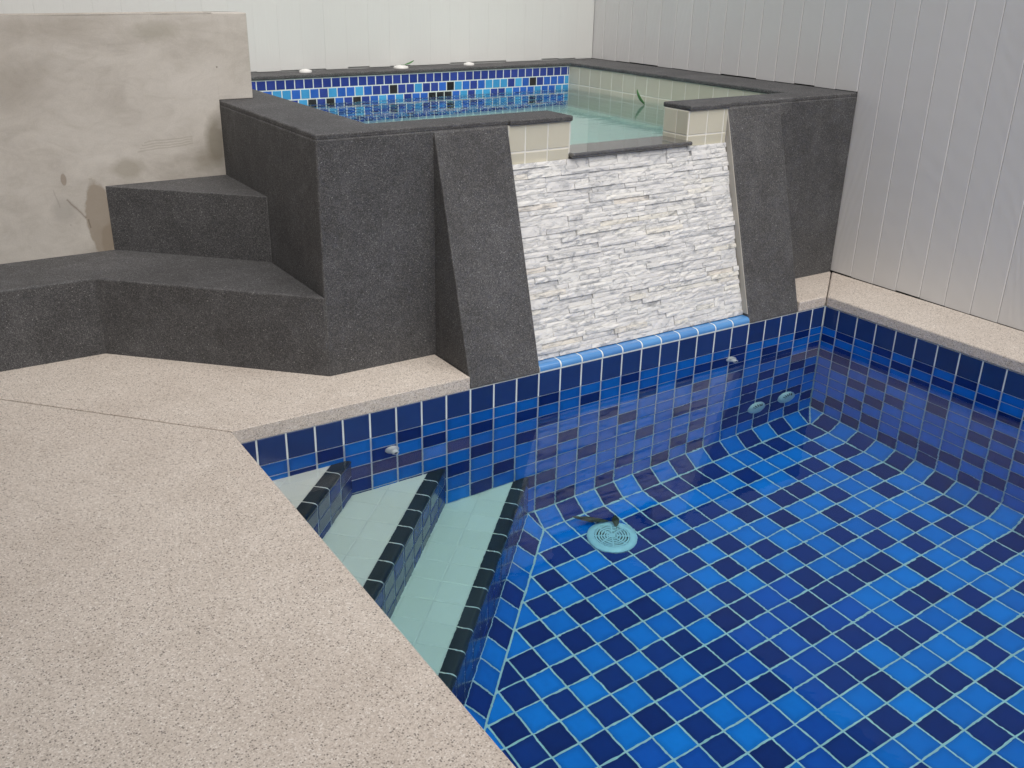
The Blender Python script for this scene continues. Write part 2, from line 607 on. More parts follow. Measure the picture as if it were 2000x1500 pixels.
# -- convex polygon tools for tiles
def clip(poly, a, b, c):
    """keep a*u + b*v + c >= 0"""
    out = []
    for i in range(len(poly)):
        p, q = poly[i], poly[(i + 1) % len(poly)]
        dp, dq = a * p[0] + b * p[1] + c, a * q[0] + b * q[1] + c
        if dp >= 0:
            out.append(p)
        if (dp >= 0) != (dq >= 0):
            t = dp / (dp - dq)
            out.append((p[0] + t * (q[0] - p[0]), p[1] + t * (q[1] - p[1])))
    return out


def area(poly):
    return 0.5 * sum(poly[i][0] * poly[(i + 1) % len(poly)][1] - poly[(i + 1) % len(poly)][0] * poly[i][1] for i in range(len(poly)))


def inset(poly, d):
    out = list(poly)
    n = len(poly)
    for i in range(n):
        p, q = poly[i], poly[(i + 1) % n]
        L = math.hypot(q[0] - p[0], q[1] - p[1])
        if L < 1e-6:
            continue
        a, b = -(q[1] - p[1]) / L, (q[0] - p[0]) / L
        out = clip(out, a, b, -(a * p[0] + b * p[1]) - d)
        if len(out) < 3:
            return []
    return out


TH = 0.006
def tile_geo(poly, th=TH, bv=0.002, dz=0.0012):
    """vertices and faces of a cushioned tile over a ccw polygon, top at n = 0"""
    top = inset(poly, bv)
    if len(top) < 3 or len(top) != len(poly):
        top = poly
        dz = 0.0
    n = len(poly)
    v = [(x, y, -th) for x, y in poly] + [(x, y, -dz) for x, y in poly] + [(x, y, 0.0) for x, y in top]
    f = [(i, (i + 1) % n, n + (i + 1) % n, n + i) for i in range(n)]
    f += [(n + i, n + (i + 1) % n, 2 * n + (i + 1) % n, 2 * n + i) for i in range(n)]
    f += [tuple(range(2 * n, 3 * n))]
    return v, f


TILE_CACHE = {}
def rect_tile(w, h, mat):
    key = (round(w, 4), round(h, 4), mat)
    if key not in TILE_CACHE:
        v, f = tile_geo([(-w / 2, -h / 2), (w / 2, -h / 2), (w / 2, h / 2), (-w / 2, h / 2)])
        me = bpy.data.meshes.new('tile')
        me.from_pydata(v, [], f)
        me.materials.append(MAT[mat])
        TILE_CACHE[key] = me
    return TILE_CACHE[key]


class Frame:
    def __init__(self, o, u, v):
        self.o, self.u, self.v = Vector(o), Vector(u).normalized(), Vector(v).normalized()
        self.n = self.u.cross(self.v).normalized()

    def mat(self, a, b, c=0.0, tilt=0.0):
        p = self.o + self.u * a + self.v * b + self.n * c
        m_ = Matrix(((self.u[0], self.v[0], self.n[0], p[0]), (self.u[1], self.v[1], self.n[1], p[1]),
                     (self.u[2], self.v[2], self.n[2], p[2]), (0, 0, 0, 1)))
        if tilt:
            m_ = m_ @ Matrix.Rotation(rnd.uniform(-tilt, tilt), 4, 'X') @ Matrix.Rotation(rnd.uniform(-tilt, tilt), 4, 'Y')
        return m_

    def pt(self, a, b, c=0.0):
        return self.o + self.u * a + self.v * b + self.n * c


G = 0.0068      # grout width
TILT = 0.004


def add_tile(fr, u0, v0, u1, v1, mat, parent, clips=(), name='tile', g=G, tilt=TILT):
    """one tile object over the cell (u0..u1, v0..v1), cut by the given half planes"""
    h = g / 2
    if not clips:
        if u1 - u0 < g * 1.6 or v1 - v0 < g * 1.6:
            return None
        return inst(name, rect_tile(u1 - u0 - g, v1 - v0 - g, mat),
                    fr.mat((u0 + u1) / 2, (v0 + v1) / 2, rnd.uniform(-0.0004, 0.0004), tilt), parent)
    poly = [(u0, v0), (u1, v0), (u1, v1), (u0, v1)]
    for c in clips:
        poly = clip(poly, *c)
        if len(poly) < 3:
            return None
    poly = inset(poly, h)
    if len(poly) < 3 or area(poly) < 2e-5:
        return None
    if abs(area(poly) - (u1 - u0 - g) * (v1 - v0 - g)) < 1e-7:
        return inst(name, rect_tile(u1 - u0 - g, v1 - v0 - g, mat), fr.mat((u0 + u1) / 2, (v0 + v1) / 2, rnd.uniform(-0.0004, 0.0004), tilt), parent)
    cu = sum(p[0] for p in poly) / len(poly)
    cv = sum(p[1] for p in poly) / len(poly)
    v, f = tile_geo([(p[0] - cu, p[1] - cv) for p in poly])
    return mesh_obj(name, v, f, mat, parent, fr.mat(cu, cv, rnd.uniform(-0.0004, 0.0004), tilt))


class Stuff:
    """many tiles joined into one mesh"""
    def __init__(self):
        self.v, self.f, self.i, self.mats = [], [], [], []

    def tile(self, fr, u0, v0, u1, v1, mat, clips=(), g=G):
        poly = [(u0, v0), (u1, v0), (u1, v1), (u0, v1)]
        for c in clips:
            poly = clip(poly, *c)
            if len(poly) < 3:
                return
        poly = inset(poly, g / 2)
        if len(poly) < 3 or area(poly) < 2e-5:
            return
        if mat not in self.mats:
            self.mats.append(mat)
        v, f = tile_geo(poly)
        b = len(self.v)
        self.v += [fr.pt(*p) for p in v]
        self.f += [tuple(b + k for k in q) for q in f]
        self.i += [self.mats.index(mat)] * len(f)

    def build(self, name, parent):
        if not self.v:
            return None
        o = mesh_obj(name, self.v, self.f, None, parent, mats=self.mats, idx=self.i)
        o['kind'] = 'stuff'
        return o


# -- where a point of the pool shows in the picture (used only to choose which tiles are single objects)
ZW = -0.097
def seen(P, margin=40):
    P = Vector(P)
    if P.z < ZW:
        h = (P - CAM)
        h.z = 0
        L = h.length
        hc, hw = CAM.z - ZW, ZW - P.z
        lo, hi = 0.0, L
        for _ in range(40):
            mm = (lo + hi) / 2
            if mm / math.hypot(mm, hc) - 1.333 * (L - mm) / math.hypot(L - mm, hw) > 0:
                hi = mm
            else:
                lo = mm
        P = Vector((CAM.x + h.x / L * mm, CAM.y + h.y / L * mm, ZW))
    d = P - CAM
    x, y, z = d.dot(cx_), d.dot(cf_), d.dot(cu_)
    if y <= 0.05:
        return False
    u, v = 1000 + CX + F_PX * x / y, 750 + CY - F_PX * z / y
    return -margin < u < 2000 + margin and -margin < v < 1500 + margin


# ------------------------------------------------------------------ main dimensions
XL = -2.757           # left pool wall / deck edge
YN = -5.0             # near end of the pool
H = 0.048             # deck level above the top of the pool tiles
ZB = -1.10            # foot of the tiled walls
CV = 0.0707           # cove
ZF = ZB - CV          # pool floor
U0, V0 = 0.081, 0.078 # width of the cut tiles beside the corner
C1, C2, C3 = -2.357, -1.987, -1.613      # noses of the steps: x - y = c
T1, T2, T3 = -0.232, -0.508, -0.798      # tread heights
XF = 0.333            # right fence face
YB = 0.257            # front of the spa
ZS = 0.895            # spa top
YFB = 2.25            # back fence face
ZSW = 0.7465           # spa water level


def pool_mix(i, j):
    even = (i + j) % 2 == 0
    return 'navy' if rnd.random() < (0.66 if even else 0.13) else 'blue'


# light and dark tiles of the tiler's mix; mid ones paint in a reflection (columns count from the right corner)
WALL_MIX = {1: 'BDBBBDBBBBBDBBBDBBBBBDBBDBB', 2: 'BBBDBDDDBBBBBDBBDBDBDBDBBDB', 3: 'DBDDBDBBDBDBBBBDBBBDBDDD', 4: 'DDBBBDBDBBBBDBBBDBDBBBBD',
            5: 'BDBDBBBBBBBDBBDBBBBD', 6: 'DBDBDBBDDBBBBBBDBDBB', 7: 'BBBBDBBBBBDBBDBBBBDB', 8: 'BDDDDDBDBBBBBBBD', 9: 'DBDDDDBBDBBDBBBB', 10: 'BDBDBBBDBDBBDBDD'}
FLOOR_MIX = ['DBDDBBDDDDBBDBBB', 'BDBBBDBBBBDDBDDDB', 'DBDDBBDBDDBDDDBBDB', 'BDBBDDBDBBDBDBDDBDB', 'DBBDBBDBBDBDBDBBDBDB', 'BDBBDBBBDBDBDBDDBDBDD',
             'BBBDBDBDBDBDBDBBDBDBDB', 'DBDBDBBBDCCDDBDDBDBDBD', 'BDBDBDDDDDCCCDDBDBDBDD', 'BBBBDBBBCCDCDCDCCDBDB', 'DDDBBDDBCDCCCDCBDBCD', 'BBBBDBBDDBDDCBCBDC',
             'DBDBBDBBBBDBBCCDC', 'BDBBDBDBDDBDDDCB', 'DBBDBBBDBBDBBBDB', 'BDBBDBDBDDBBDBBD', 'DBBDBDBBDBDBDBBD']
COVE_MIX = 'DBDBDBDBDBDBDBDBD'
COVE_RIGHT_MIX = 'BDBDBDBDBDBDBDB'
COVE_STEP_MIX = 'BBDBBDBDBBDBBDB'


def tone(ch):
    return {'B': 'blue', 'D': 'navy', 'C': 'mid_reflection'}[ch]


def laid(seq, k, i, j):
    return tone(seq[k]) if seq is not None and 0 <= k < len(seq) else pool_mix(i, j)


# ------------------------------------------------------------------ ground
R_ = 60.0
def ring_sheet(name, hx0, hx1, hy0, hy1, z, mat):
    v = [(-R_, -R_, z), (R_, -R_, z), (R_, R_, z), (-R_, R_, z), (hx0, hy0, z), (hx1, hy0, z), (hx1, hy1, z), (hx0, hy1, z)]
    f = [(0, 1, 5, 4), (1, 2, 6, 5), (2, 3, 7, 6), (3, 0, 4, 7)]
    return mesh_obj(name, v, f, mat)

structure(ring_sheet('ground', XL - 0.09, 0.09, YN - 0.09, 0.09, -0.03, 'ground'))

# ------------------------------------------------------------------ deck slabs (pebble wash), joints left open
J = 0.0028
d_ = J / math.sqrt(2)
def slab(name, poly, z0=-0.001, z1=H, bw=0.006):
    return structure(bevel(prism(name, poly, z0, z1, 'wash'), bw, 2))

# mitre joint between the two deck slabs runs from the pool corner to the rear left
slab('deck_near', [(XL, YN - 0.1), (XL, -J), (XL - 3.2, 3.2 * 1.088 - J), (-9.0, 3.6), (-9.0, -8.0), (XL, -8.0)])
slab('deck_rear', [(XL, -0.002), (-1.885, -0.002), (-1.885, YB + 0.05), (-2.3, YB + 0.05), (-2.3, 3.0), (XL - 3.2, 3.6), (XL - 3.2, 3.2 * 1.088 + J), (XL, J)])
slab('coping_right', [(-0.003, -J - 0.002), (-0.003, YN - 0.1), (-0.003, -8.0), (XF - 0.002, -8.0), (XF - 0.002, YB - 0.006)])
slab('coping_rear', [(-0.176, -0.002), (-0.004, -0.002), (XF - 0.006, YB - 0.004), (XF - 0.006, YB + 0.1), (-0.176, YB + 0.1)])
slab('deck_end', [(XL + 0.003, -8.0), (-0.006, -8.0), (-0.006, YN), (XL + 0.003, YN)])

# ------------------------------------------------------------------ pool shell and tiles
GR = 0.0018          # grout lies this far behind the tile faces
# far wall, plane y = 0, facing -y
far = structure(box('pool_wall_far', XL - 0.08, 0.09, GR, 0.13, -1.4, -0.0015, 'grout'))
fr = Frame((0, 0, 0), (1, 0, 0), (0, 0, 1))
xs = [0.0] + [-U0 - 0.1 * k for k in range(28)]
for ci in range(len(xs) - 1):
    x1, x0 = xs[ci], max(xs[ci + 1], XL)
    if x1 <= XL + 0.01:
        break
    for r in range(11):
        z1, z0 = -0.1 * r, -0.1 * (r + 1)
        hidden = False
        for c, t in ((C1, T1), (C2, T2), (C3, T3)):
            if x1 < c - 0.01 and z1 < t:
                hidden = True
        if hidden:
            continue
        add_tile(fr, x0, z0, x1, z1, 'royal' if r == 0 else laid(WALL_MIX.get(r), ci, ci, r), far)

# right wall, plane x = 0, facing -x
right = structure(box('pool_wall_right', GR, 0.13, YN - 0.08, 0.0, -1.4, -0.0015, 'grout'))
fr = Frame((0, 0, 0), (0, -1, 0), (0, 0, 1))
st = Stuff()
ys = [0.0] + [V0 + 0.1 * k for k in range(60)]
for ci in range(len(ys) - 1):
    a, b = ys[ci], min(ys[ci + 1], -YN)
    if a >= -YN:
        break
    for r in range(11):
        mt = 'royal' if r == 0 else pool_mix(ci, r)
        z1, z0 = -0.1 * r, -0.1 * (r + 1)
        if seen((0, -(a + b) / 2, (z0 + z1) / 2), 25):
            add_tile(fr, a, z0, b, z1, mt, right)
        else:
            st.tile(fr, a, z0, b, z1, mt)
st.build('tiles_beyond', right)

# left wall and near wall (under and before the deck edge, out of the picture)
left = structure(box('pool_wall_left', XL - 0.13, XL - GR, YN - 0.08, 0.0, -1.4, -0.0015, 'grout'))
fr = Frame((XL, 0, 0), (0, 1, 0), (0, 0, 1))
st = Stuff()
for k in range(50):
    for r in range(11):
        st.tile(fr, -0.1 * (k + 1), -0.1 * (r + 1), -0.1 * k, -0.1 * r, 'royal' if r == 0 else pool_mix(k, r))
st.build('tiles_joined', left)
near = structure(box('pool_wall_near', XL - 0.01, 0.01, YN - 0.13, YN - GR, -1.4, -0.0015, 'grout'))
fr = Frame((0, YN, 0), (-1, 0, 0), (0, 0, 1))
st = Stuff()
for k in range(28):
    for r in range(11):
        st.tile(fr, 0.1 * k, -0.1 * (r + 1), min(0.1 * k + 0.1, -XL), -0.1 * r, 'royal' if r == 0 else pool_mix(k, r))
st.build('tiles_joined', near)

# floor
CD = C3 + CV * math.sqrt(2)          # inner line of the cove before the steps: x - y = CD
floor = structure(box('pool_floor', XL - 0.05, 0.05, YN - 0.05, 0.05, ZF - 0.15, ZF - GR, 'grout'))
fr = Frame((0, 0, ZF), (1, 0, 0), (0, 1, 0))
st = Stuff()
n_floor = 0
for i in range(28):
    for j in range(50):
        x1, x0 = -U0 - 0.1 * i, -U0 - 0.1 * (i + 1)
        y1, y0 = -V0 - 0.1 * j, -V0 - 0.1 * (j + 1)
        if x0 < XL:
            x0 = XL
        if x1 <= XL or y0 < YN:
            continue
        if i == 0:
            x1 = -CV
        if j == 0:
            y1 = -CV
        cl = [(1, -1, -CD)] if x0 - y1 < CD else ()
        if x1 - y0 <= CD:
            continue
        mt = laid(FLOOR_MIX[j] if j < len(FLOOR_MIX) else None, i, i, j)
        if seen(((x0 + x1) / 2, (y0 + y1) / 2, ZF), 10) and n_floor < 300:
            if add_tile(fr, x0, y0, x1, y1, mt, floor, cl):
                n_floor += 1
        else:
            st.tile(fr, x0, y0, x1, y1, mt, cl)
st.build('tiles_beyond', floor)

# coves: one row of tiles laid at 45 degrees where the walls meet the floor
s2 = math.sqrt(0.5)
def cove_back(name, fr, a0, a1):
    v = [fr.pt(a, b, c) for a in (a0, a1) for b, c in ((-0.02, -GR), (0.12, -GR), (0.05, -0.12))]
    return structure(fix_normals(mesh_obj(name, v, [(0, 1, 2), (5, 4, 3), (0, 3, 4, 1), (1, 4, 5, 2), (2, 5, 3, 0)], 'grout')))

# far cove: frame u = x, v = up the slope (towards the wall), origin at the inner floor line
fr = Frame((0, -CV, ZF), (1, 0, 0), (0, s2, s2))
cf = cove_back('pool_cove_far', fr, C3 + 0.02, 0.0)
m1 = (-1 / 1.0, -0.7071, 0.0)         # u <= -(CV - v*s2): mitre with the right cove
for ci in range(len(xs) - 1):
    x1, x0 = xs[ci], xs[ci + 1]
    if x1 < C3 - 0.02:
        break
    cl = []
    if x1 > -0.09:
        cl.append((-1, s2, -CV))                 # u <= -CV + v*s2
    # mitre with the diagonal cove: from (C3, 0) at the top to (CD - CV, -CV) at the foot
    dx = (CD - CV) - C3
    if x0 < C3 + 0.13:
        cl.append((1, dx / 0.1, -(C3 + dx)))
    add_tile(fr, x0, 0.0, x1, 0.1, laid(COVE_MIX, ci, ci, 12), cf, cl)
# right cove
fr = Frame((-CV, 0, ZF), (0, -1, 0), (s2, 0, s2))
cr = cove_back('pool_cove_right', fr, 0.0, -YN)
st = Stuff()
for ci in range(len(ys) - 1):
    a, b = ys[ci], ys[ci + 1]
    if b > -YN:
        break
    cl = [(1, s2, -CV)] if a < 0.09 else ()
    mt = laid(COVE_RIGHT_MIX, ci, ci, 12)
    if seen((-CV / 2, -(a + b) / 2, ZF + CV / 2), 25):
        add_tile(fr, a, 0.0, b, 0.1, mt, cr, cl)
    else:
        st.tile(fr, a, 0.0, b, 0.1, mt, cl)
st.build('tiles_beyond', cr)
# diagonal cove before the steps: u along (-1,-1), v up the slope towards the riser
DU = Vector((-s2, -s2, 0))
DB = Vector((-s2, s2, 0))              # pointing back into the steps
o0 = Vector((CD, 0, ZF))
fr = Frame(o0, DU, DB * s2 + Vector((0, 0, 1)) * s2)
fr.n = -fr.n if fr.n.z < 0 else fr.n
cd = cove_back('pool_cove_step', fr, 0.0, 1.75)
# top of the strip meets the far wall where x - y = C3, y = 0
for k in range(-1, 17):
    a, b = 0.072 + 0.1 * k, 0.172 + 0.1 * k
    cl = []
    if k < 2:
        # cut along the mitre with the far cove: foot (CD-CV, -CV), head (C3, 0)
        uf = (Vector((CD - CV, -CV, 0)) - Vector((CD, 0, 0))).dot(DU)
        uh = (Vector((C3, 0, 0)) - Vector((CD, 0, 0))).dot(DU)
        cl.append((1, (uf - uh) / 0.1, -uf))
    u_end = (Vector((XL, XL - CD, 0)) - Vector((CD, 0, 0))).dot(DU)
    if a > u_end + 0.1:
        break
    add_tile(fr, a, 0.0, b, 0.1, laid(COVE_STEP_MIX, k + 1, k, 3), cd, cl)

# ------------------------------------------------------------------ entry steps across the corner
NB = 0.056                             # depth of the nosing on the tread
def nosing_mesh(L):
    r = 0.017
    prof = [(NB - 0.003, 0.0)]
    for k in range(7):
        t = k / 6 * math.pi / 2
        prof.append((r - r * math.sin(t), -r + r * math.cos(t)))
    prof += [(0.0, -0.026), (0.010, -0.026), (0.010, -0.012), (NB - 0.003, -0.007)]
    n = len(prof)
    v = [(-L / 2, b, z) for b, z in prof] + [(L / 2, b, z) for b, z in prof]
    f = [tuple(range(n)), tuple(range(2 * n - 1, n - 1, -1))]
    f += [(i, n + i, n + (i + 1) % n, (i + 1) % n) for i in range(n)]
    me = bpy.data.meshes.new('nosing_tile')
    me.from_pydata(v, [], f)
    me.materials.append(MAT['black'])
    bm = bmesh.new()
    bm.from_mesh(me)
    bmesh.ops.recalc_face_normals(bm, faces=bm.faces)
    bm.to_mesh(me)
    bm.free()
    soften(me)
    return me


NOSE = nosing_mesh(0.1 - 0.006)
steps = structure(bpy.data.objects.new('pool_steps', None))
COL.objects.link(steps)
for c, t, prev, zfoot in ((C1, T1, None, T2), (C2, T2, C1, T3), (C3, T3, C2, ZB)):
    step = prism('step', [(XL, 0.0), (c - GR * 1.5, 0.0), (XL, XL - c + GR * 1.5)], -1.3, t - 0.0262, 'grout', steps)
    q = 0.0425
    core = prism('core', [(XL, 0.0), (c - q, 0.0), (XL, XL - c + q)], t - 0.0262, t - GR, 'grout', step)
    core.data.materials.append(MAT['beige_joint'])
    for p in core.data.polygons:
        if p.normal.z > 0.9:
            p.material_index = 1
    # grout bed that fills the joints of the nosing
    rr = 0.0165
    prof = [(0.033, -0.0012)] + [(0.0012 + rr - rr * math.sin(n_ / 6 * math.pi / 2), -0.0012 - rr + rr * math.cos(n_ / 6 * math.pi / 2)) for n_ in range(7)] + [(0.0012, -0.0262), (0.033, -0.0262)]
    ends = [Vector((c, 0, t)), Vector((XL, XL - c, t))]
    nv = [e + DB * b + Vector((0, 0, z)) for e in ends for b, z in prof]
    n_ = len(prof)
    bed = mesh_obj('grout_bed', nv, [tuple(range(n_)), tuple(range(2 * n_ - 1, n_ - 1, -1))] + [(i_, n_ + i_, n_ + (i_ + 1) % n_, (i_ + 1) % n_) for i_ in range(n_)], 'grout', step)
    fix_normals(bed)
    step['label'] = 'tiled diagonal pool step'
    # riser: u along the nose from the far wall, v up
    frr = Frame((c, 0, 0), DU, (0, 0, 1))
    if frr.n.dot(DB) > 0:
        frr = Frame((c, 0, 0), -DU, (0, 0, 1))
        sgn = -1
    else:
        sgn = 1
    Ln = (c - XL) * math.sqrt(2)
    zrow = [t - 0.026]
    while zrow[-1] > zfoot + 0.02:
        zrow.append(max(zrow[-1] - 0.1, zfoot))
    k = 0
    while k * 0.1 < Ln:
        a, b = 0.1 * k, min(0.1 * k + 0.1, Ln)
        for r in range(len(zrow) - 1):
            u0_, u1_ = (a, b) if sgn > 0 else (-b, -a)
            add_tile(frr, u0_, zrow[r + 1], u1_, zrow[r], rnd.choice(['royal', 'navy', 'royal', 'royal', 'navy']), step)
        # nosing
        mid = Vector((c, 0, t)) + DU * (a + 0.05)
        if b - a > 0.05:
            M = Matrix(((DU[0], DB[0], 0, mid[0]), (DU[1], DB[1], 0, mid[1]), (0, 0, 1, mid[2] + 0.0005), (0, 0, 0, 1)))
            inst('nosing_tile', NOSE, M, step)
        k += 1
    # tread: plan frame with u along nose, v back
    frt = Frame((c, 0, t), -DU, DB)
    if frt.n.z < 0:
        frt = Frame((c, 0, t), DU, DB)
    depth = (c - prev) * s2 if prev is not None else 0.29
    vrow = [NB]
    while vrow[-1] < depth - 0.015:
        vrow.append(min(vrow[-1] + 0.102, depth + 0.002))
    su = -1 if frt.u.dot(DU) < 0 else 1
    for k in range(-4, int(Ln / 0.1) + 4):
        for r in range(len(vrow) - 1):
            u0_, u1_ = (0.1 * k, 0.1 * k + 0.1) if su > 0 else (-0.1 * k - 0.1, -0.1 * k)
            # y <= 0 and x >= XL written in the frame
            O, U, V = frt.o, frt.u, frt.v
            cl = [(-U.y, -V.y, -O.y), (U.x, V.x, O.x - XL)]
            add_tile(frt, u0_, vrow[r], u1_, vrow[r + 1], 'tread', step, cl, g=0.004)
    # slim tile strip behind the cut nosing end against the wall is grout, as in the place

# bullnose row under the stone panel
def bullnose_mesh(L):
    prof = [(-0.0015, 0.0045), (-0.0015, 0.010)]
    r = 0.018
    for k in range(1, 7):
        t = k / 6 * math.pi / 2
        prof.append((-0.0015 + r - r * math.cos(t), 0.010 + r * math.sin(t)))
    prof += [(0.06, 0.0295), (0.06, 0.0045)]
    n = len(prof)
    v = [(-L / 2, y, z) for y, z in prof] + [(L / 2, y, z) for y, z in prof]
    f = [tuple(range(n)), tuple(range(2 * n - 1, n - 1, -1))]
    f += [(i, n + i, n + (i + 1) % n, (i + 1) % n) for i in range(n)]
    me = bpy.data.meshes.new('bullnose_tile')
    me.from_pydata(v, [], f)
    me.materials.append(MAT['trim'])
    bm = bmesh.new()
    bm.from_mesh(me)
    bmesh.ops.recalc_face_normals(bm, faces=bm.faces)
    bm.to_mesh(me)
    bm.free()
    soften(me)
    return me


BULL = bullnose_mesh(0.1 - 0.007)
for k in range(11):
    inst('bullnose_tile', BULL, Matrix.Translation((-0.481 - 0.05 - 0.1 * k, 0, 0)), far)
# grout bed of the bullnose row
gb = mesh_obj('grout_bed', [(x, y, z) for x in (-1.579, -0.483) for y, z in ((-0.0008, -0.001), (-0.0008, 0.0105), (0.0009, 0.0166), (0.0046, 0.0218), (0.0098, 0.0254), (0.0165, 0.0270), (0.07, 0.0283), (0.07, -0.001))],
              [tuple(range(8)), tuple(range(15, 7, -1))] + [(i, 8 + i, 8 + (i + 1) % 8, (i + 1) % 8) for i in range(8)], 'grout', far)
fix_normals(gb)

# ------------------------------------------------------------------ spa
spa = thing('raised_spa', 'raised charcoal stone spa tub in the corner with a spillway into the pool', 'spa tub', (-1.0, YB, H))
IX0, IX1, IY0, IY1 = -2.078, 0.050, 0.392, 2.095
OX0, OX1 = -1.302, -0.702
ZO = 0.7385
def cshape(dx, dyo, dyi):
    """plan of the spa wall, open at the spillway"""
    return [(-2.317 + dx, YB + dyo), (OX0, YB + dyo), (OX0, IY0 + dyi), (IX0 + dyi, IY0 + dyi), (IX0 + dyi, IY1 - dyi), (IX1 - dyi, IY1 - dyi),
            (IX1 - dyi, IY0 + dyi), (OX1, IY0 + dyi), (OX1, YB + dyo), (XF - 0.004 - dx, YB + dyo), (XF - 0.004 - dx, YFB - 0.01), (-2.317 + dx, YFB - 0.01)]

body = bevel(prism('wall', cshape(0, 0, 0), 0.0, 0.878, 'dark', spa), 0.007, 3)
weir = prism('weir_wall', [(OX0 - 0.1, YB + 0.004), (OX1 + 0.1, YB + 0.004), (OX1 + 0.1, IY0 - 0.002), (OX0 - 0.1, IY0 - 0.002)], 0.0, ZO, 'cement', spa)
# coping slab: oversails the tiled faces a little
ov = 0.016
cop = [(-2.3155, YB + 0.0015), (-1.575, YB + 0.0015), (-1.575, YB - 0.020), (OX0 + 0.006, YB - 0.020), (OX0 + 0.006, IY0 + ov), (IX0 + ov, IY0 + ov), (IX0 + ov, IY1 - ov),
       (IX1 - ov, IY1 - ov), (IX1 - ov, IY0 + ov), (OX1 - 0.006, IY0 + ov), (OX1 - 0.006, YB - 0.020), (-0.487, YB - 0.020), (-0.487, YB + 0.0015),
       (XF - 0.0055, YB + 0.0015), (XF - 0.0055, YFB - 0.012), (-2.3155, YFB - 0.012)]
coping = bevel(prism('coping', cop, 0.8745, ZS, 'dark', spa), 0.006, 3)
coping['label'] = 'charcoal pebble coping round the spa'
# slanted piers either side of the spillway
def slope_y(z):
    return 0.2535 - (0.2565) * (0.877 - z) / 0.876
for x0, x1 in ((-1.881, -1.578), (-0.484, -0.180)):
    bevel(prism_x('pier', [(YB + 0.05, 0.873), (slope_y(0.873), 0.873), (slope_y(0.0015), 0.0015), (YB + 0.05, 0.0015)], x0, x1, 'dark', spa), 0.005, 2)
# stone panel between the piers, split marble strips
REC = 0.042
p_top, p_bot = Vector((0, slope_y(0.732) + REC, 0.732)), Vector((0, slope_y(0.030) + REC, 0.030))
back = fix_normals(mesh_obj('stone_panel', [(x, y, z) for x in (-1.5795, -0.4825) for y, z in ((p_top.y, p_top.z), (p_bot.y, p_bot.z), (p_bot.y + 0.2, p_bot.z), (p_top.y + 0.06, p_top.z))],
             [(0, 1, 2, 3), (7, 6, 5, 4), (0, 4, 5, 1), (1, 5, 6, 2), (2, 6, 7, 3), (3, 7, 4, 0)], 'cement', spa))
back['label'] = 'panel of split white marble strips'
fr = Frame((-1.5795, p_bot.y, p_bot.z), (1, 0, 0), p_top - p_bot)
Lp = (p_top - p_bot).length
Wp = 1.5795 - 0.4825 - 0.010


def strip_mesh(w, h, t):
    """split-faced strip: rough front, 5 x 2 grid"""
    nx, ny = max(2, min(6, int(w / 0.022))), 2
    v, f = [], []
    for j in range(ny + 1):
        for i in range(nx + 1):
            edge = i in (0, nx) or j in (0, ny)
            v.append((w * i / nx, h * j / ny, t + rnd.uniform(-0.0016, 0.0016) - (0.0012 if edge else 0)))
    for j in range(ny):
        for i in range(nx):
            a = j * (nx + 1) + i
            f.append((a, a + 1, a + nx + 2, a + nx + 1))
    ringi = [i for i in range(nx + 1)] + [(j * (nx + 1) + nx) for j in range(1, ny + 1)] + [ny * (nx + 1) + i for i in range(nx - 1, -1, -1)] + [j * (nx + 1) for j in range(ny - 1, 0, -1)]
    b = len(v)
    for q in ringi:
        v.append((v[q][0], v[q][1], 0.0))
    n = len(ringi)
    for q in range(n):
        f.append((ringi[q], b + q, b + (q + 1) % n, ringi[(q + 1) % n]))
    return v, f


rows = 38
rh = Lp / rows
busy = [[] for _ in range(rows)]
n_strip = 0
for r in range(rows):
    x = -rnd.uniform(0, 0.09)
    while x < Wp:
        w = rnd.choice([0.08, 0.11, 0.14, 0.16, 0.18, 0.20, 0.23]) * rnd.uniform(0.9, 1.1)
        x0, x1 = max(x, 0.0), min(x + w, Wp + rnd.uniform(-0.006, 0.006))
        if x1 > Wp - 0.03:
            x1 = Wp + rnd.uniform(-0.007, 0.004)
        # a taller stone of the row below already fills part of this row
        segs = [(x0, x1)]
        for a, b in busy[r]:
            ns = []
            for s0, s1 in segs:
                if b <= s0 or a >= s1:
                    ns.append((s0, s1))
                else:
                    if a - s0 > 0.012:
                        ns.append((s0, a))
                    if s1 - b > 0.012:
                        ns.append((b, s1))
            segs = ns
        for s0, s1 in segs:
            if s1 - s0 < 0.012:
                continue
            hh = rh
            if r + 1 < rows and s1 - s0 < 0.13 and rnd.random() < 0.16:
                hh = 2 * rh
                busy[r + 1].append((s0, s1))
            v, f = strip_mesh(s1 - s0 - 0.0008, hh - 0.0008, rnd.choice([0.010, 0.012, 0.0135, 0.015, 0.0175]) + rnd.uniform(-0.0015, 0.0015))
            mesh_obj('stone_strip', v, f, 'stone', back, fr.mat(s0 + 0.003, r * rh))
            n_strip += 1
        x = x1 if x1 >= Wp - 0.01 else x + w
        if x1 >= Wp - 0.008:
            break
# cement reveal along the right pier
rv = [(slope_y(z) + d, z) for z, d in ((0.868, 0.004), (0.04, 0.004), (0.04, 0.06), (0.868, 0.06))]
prism_x('reveal_strip', rv, -0.4885, -0.4838, 'cement', spa)['label'] = 'grey cement reveal beside the stone panel'

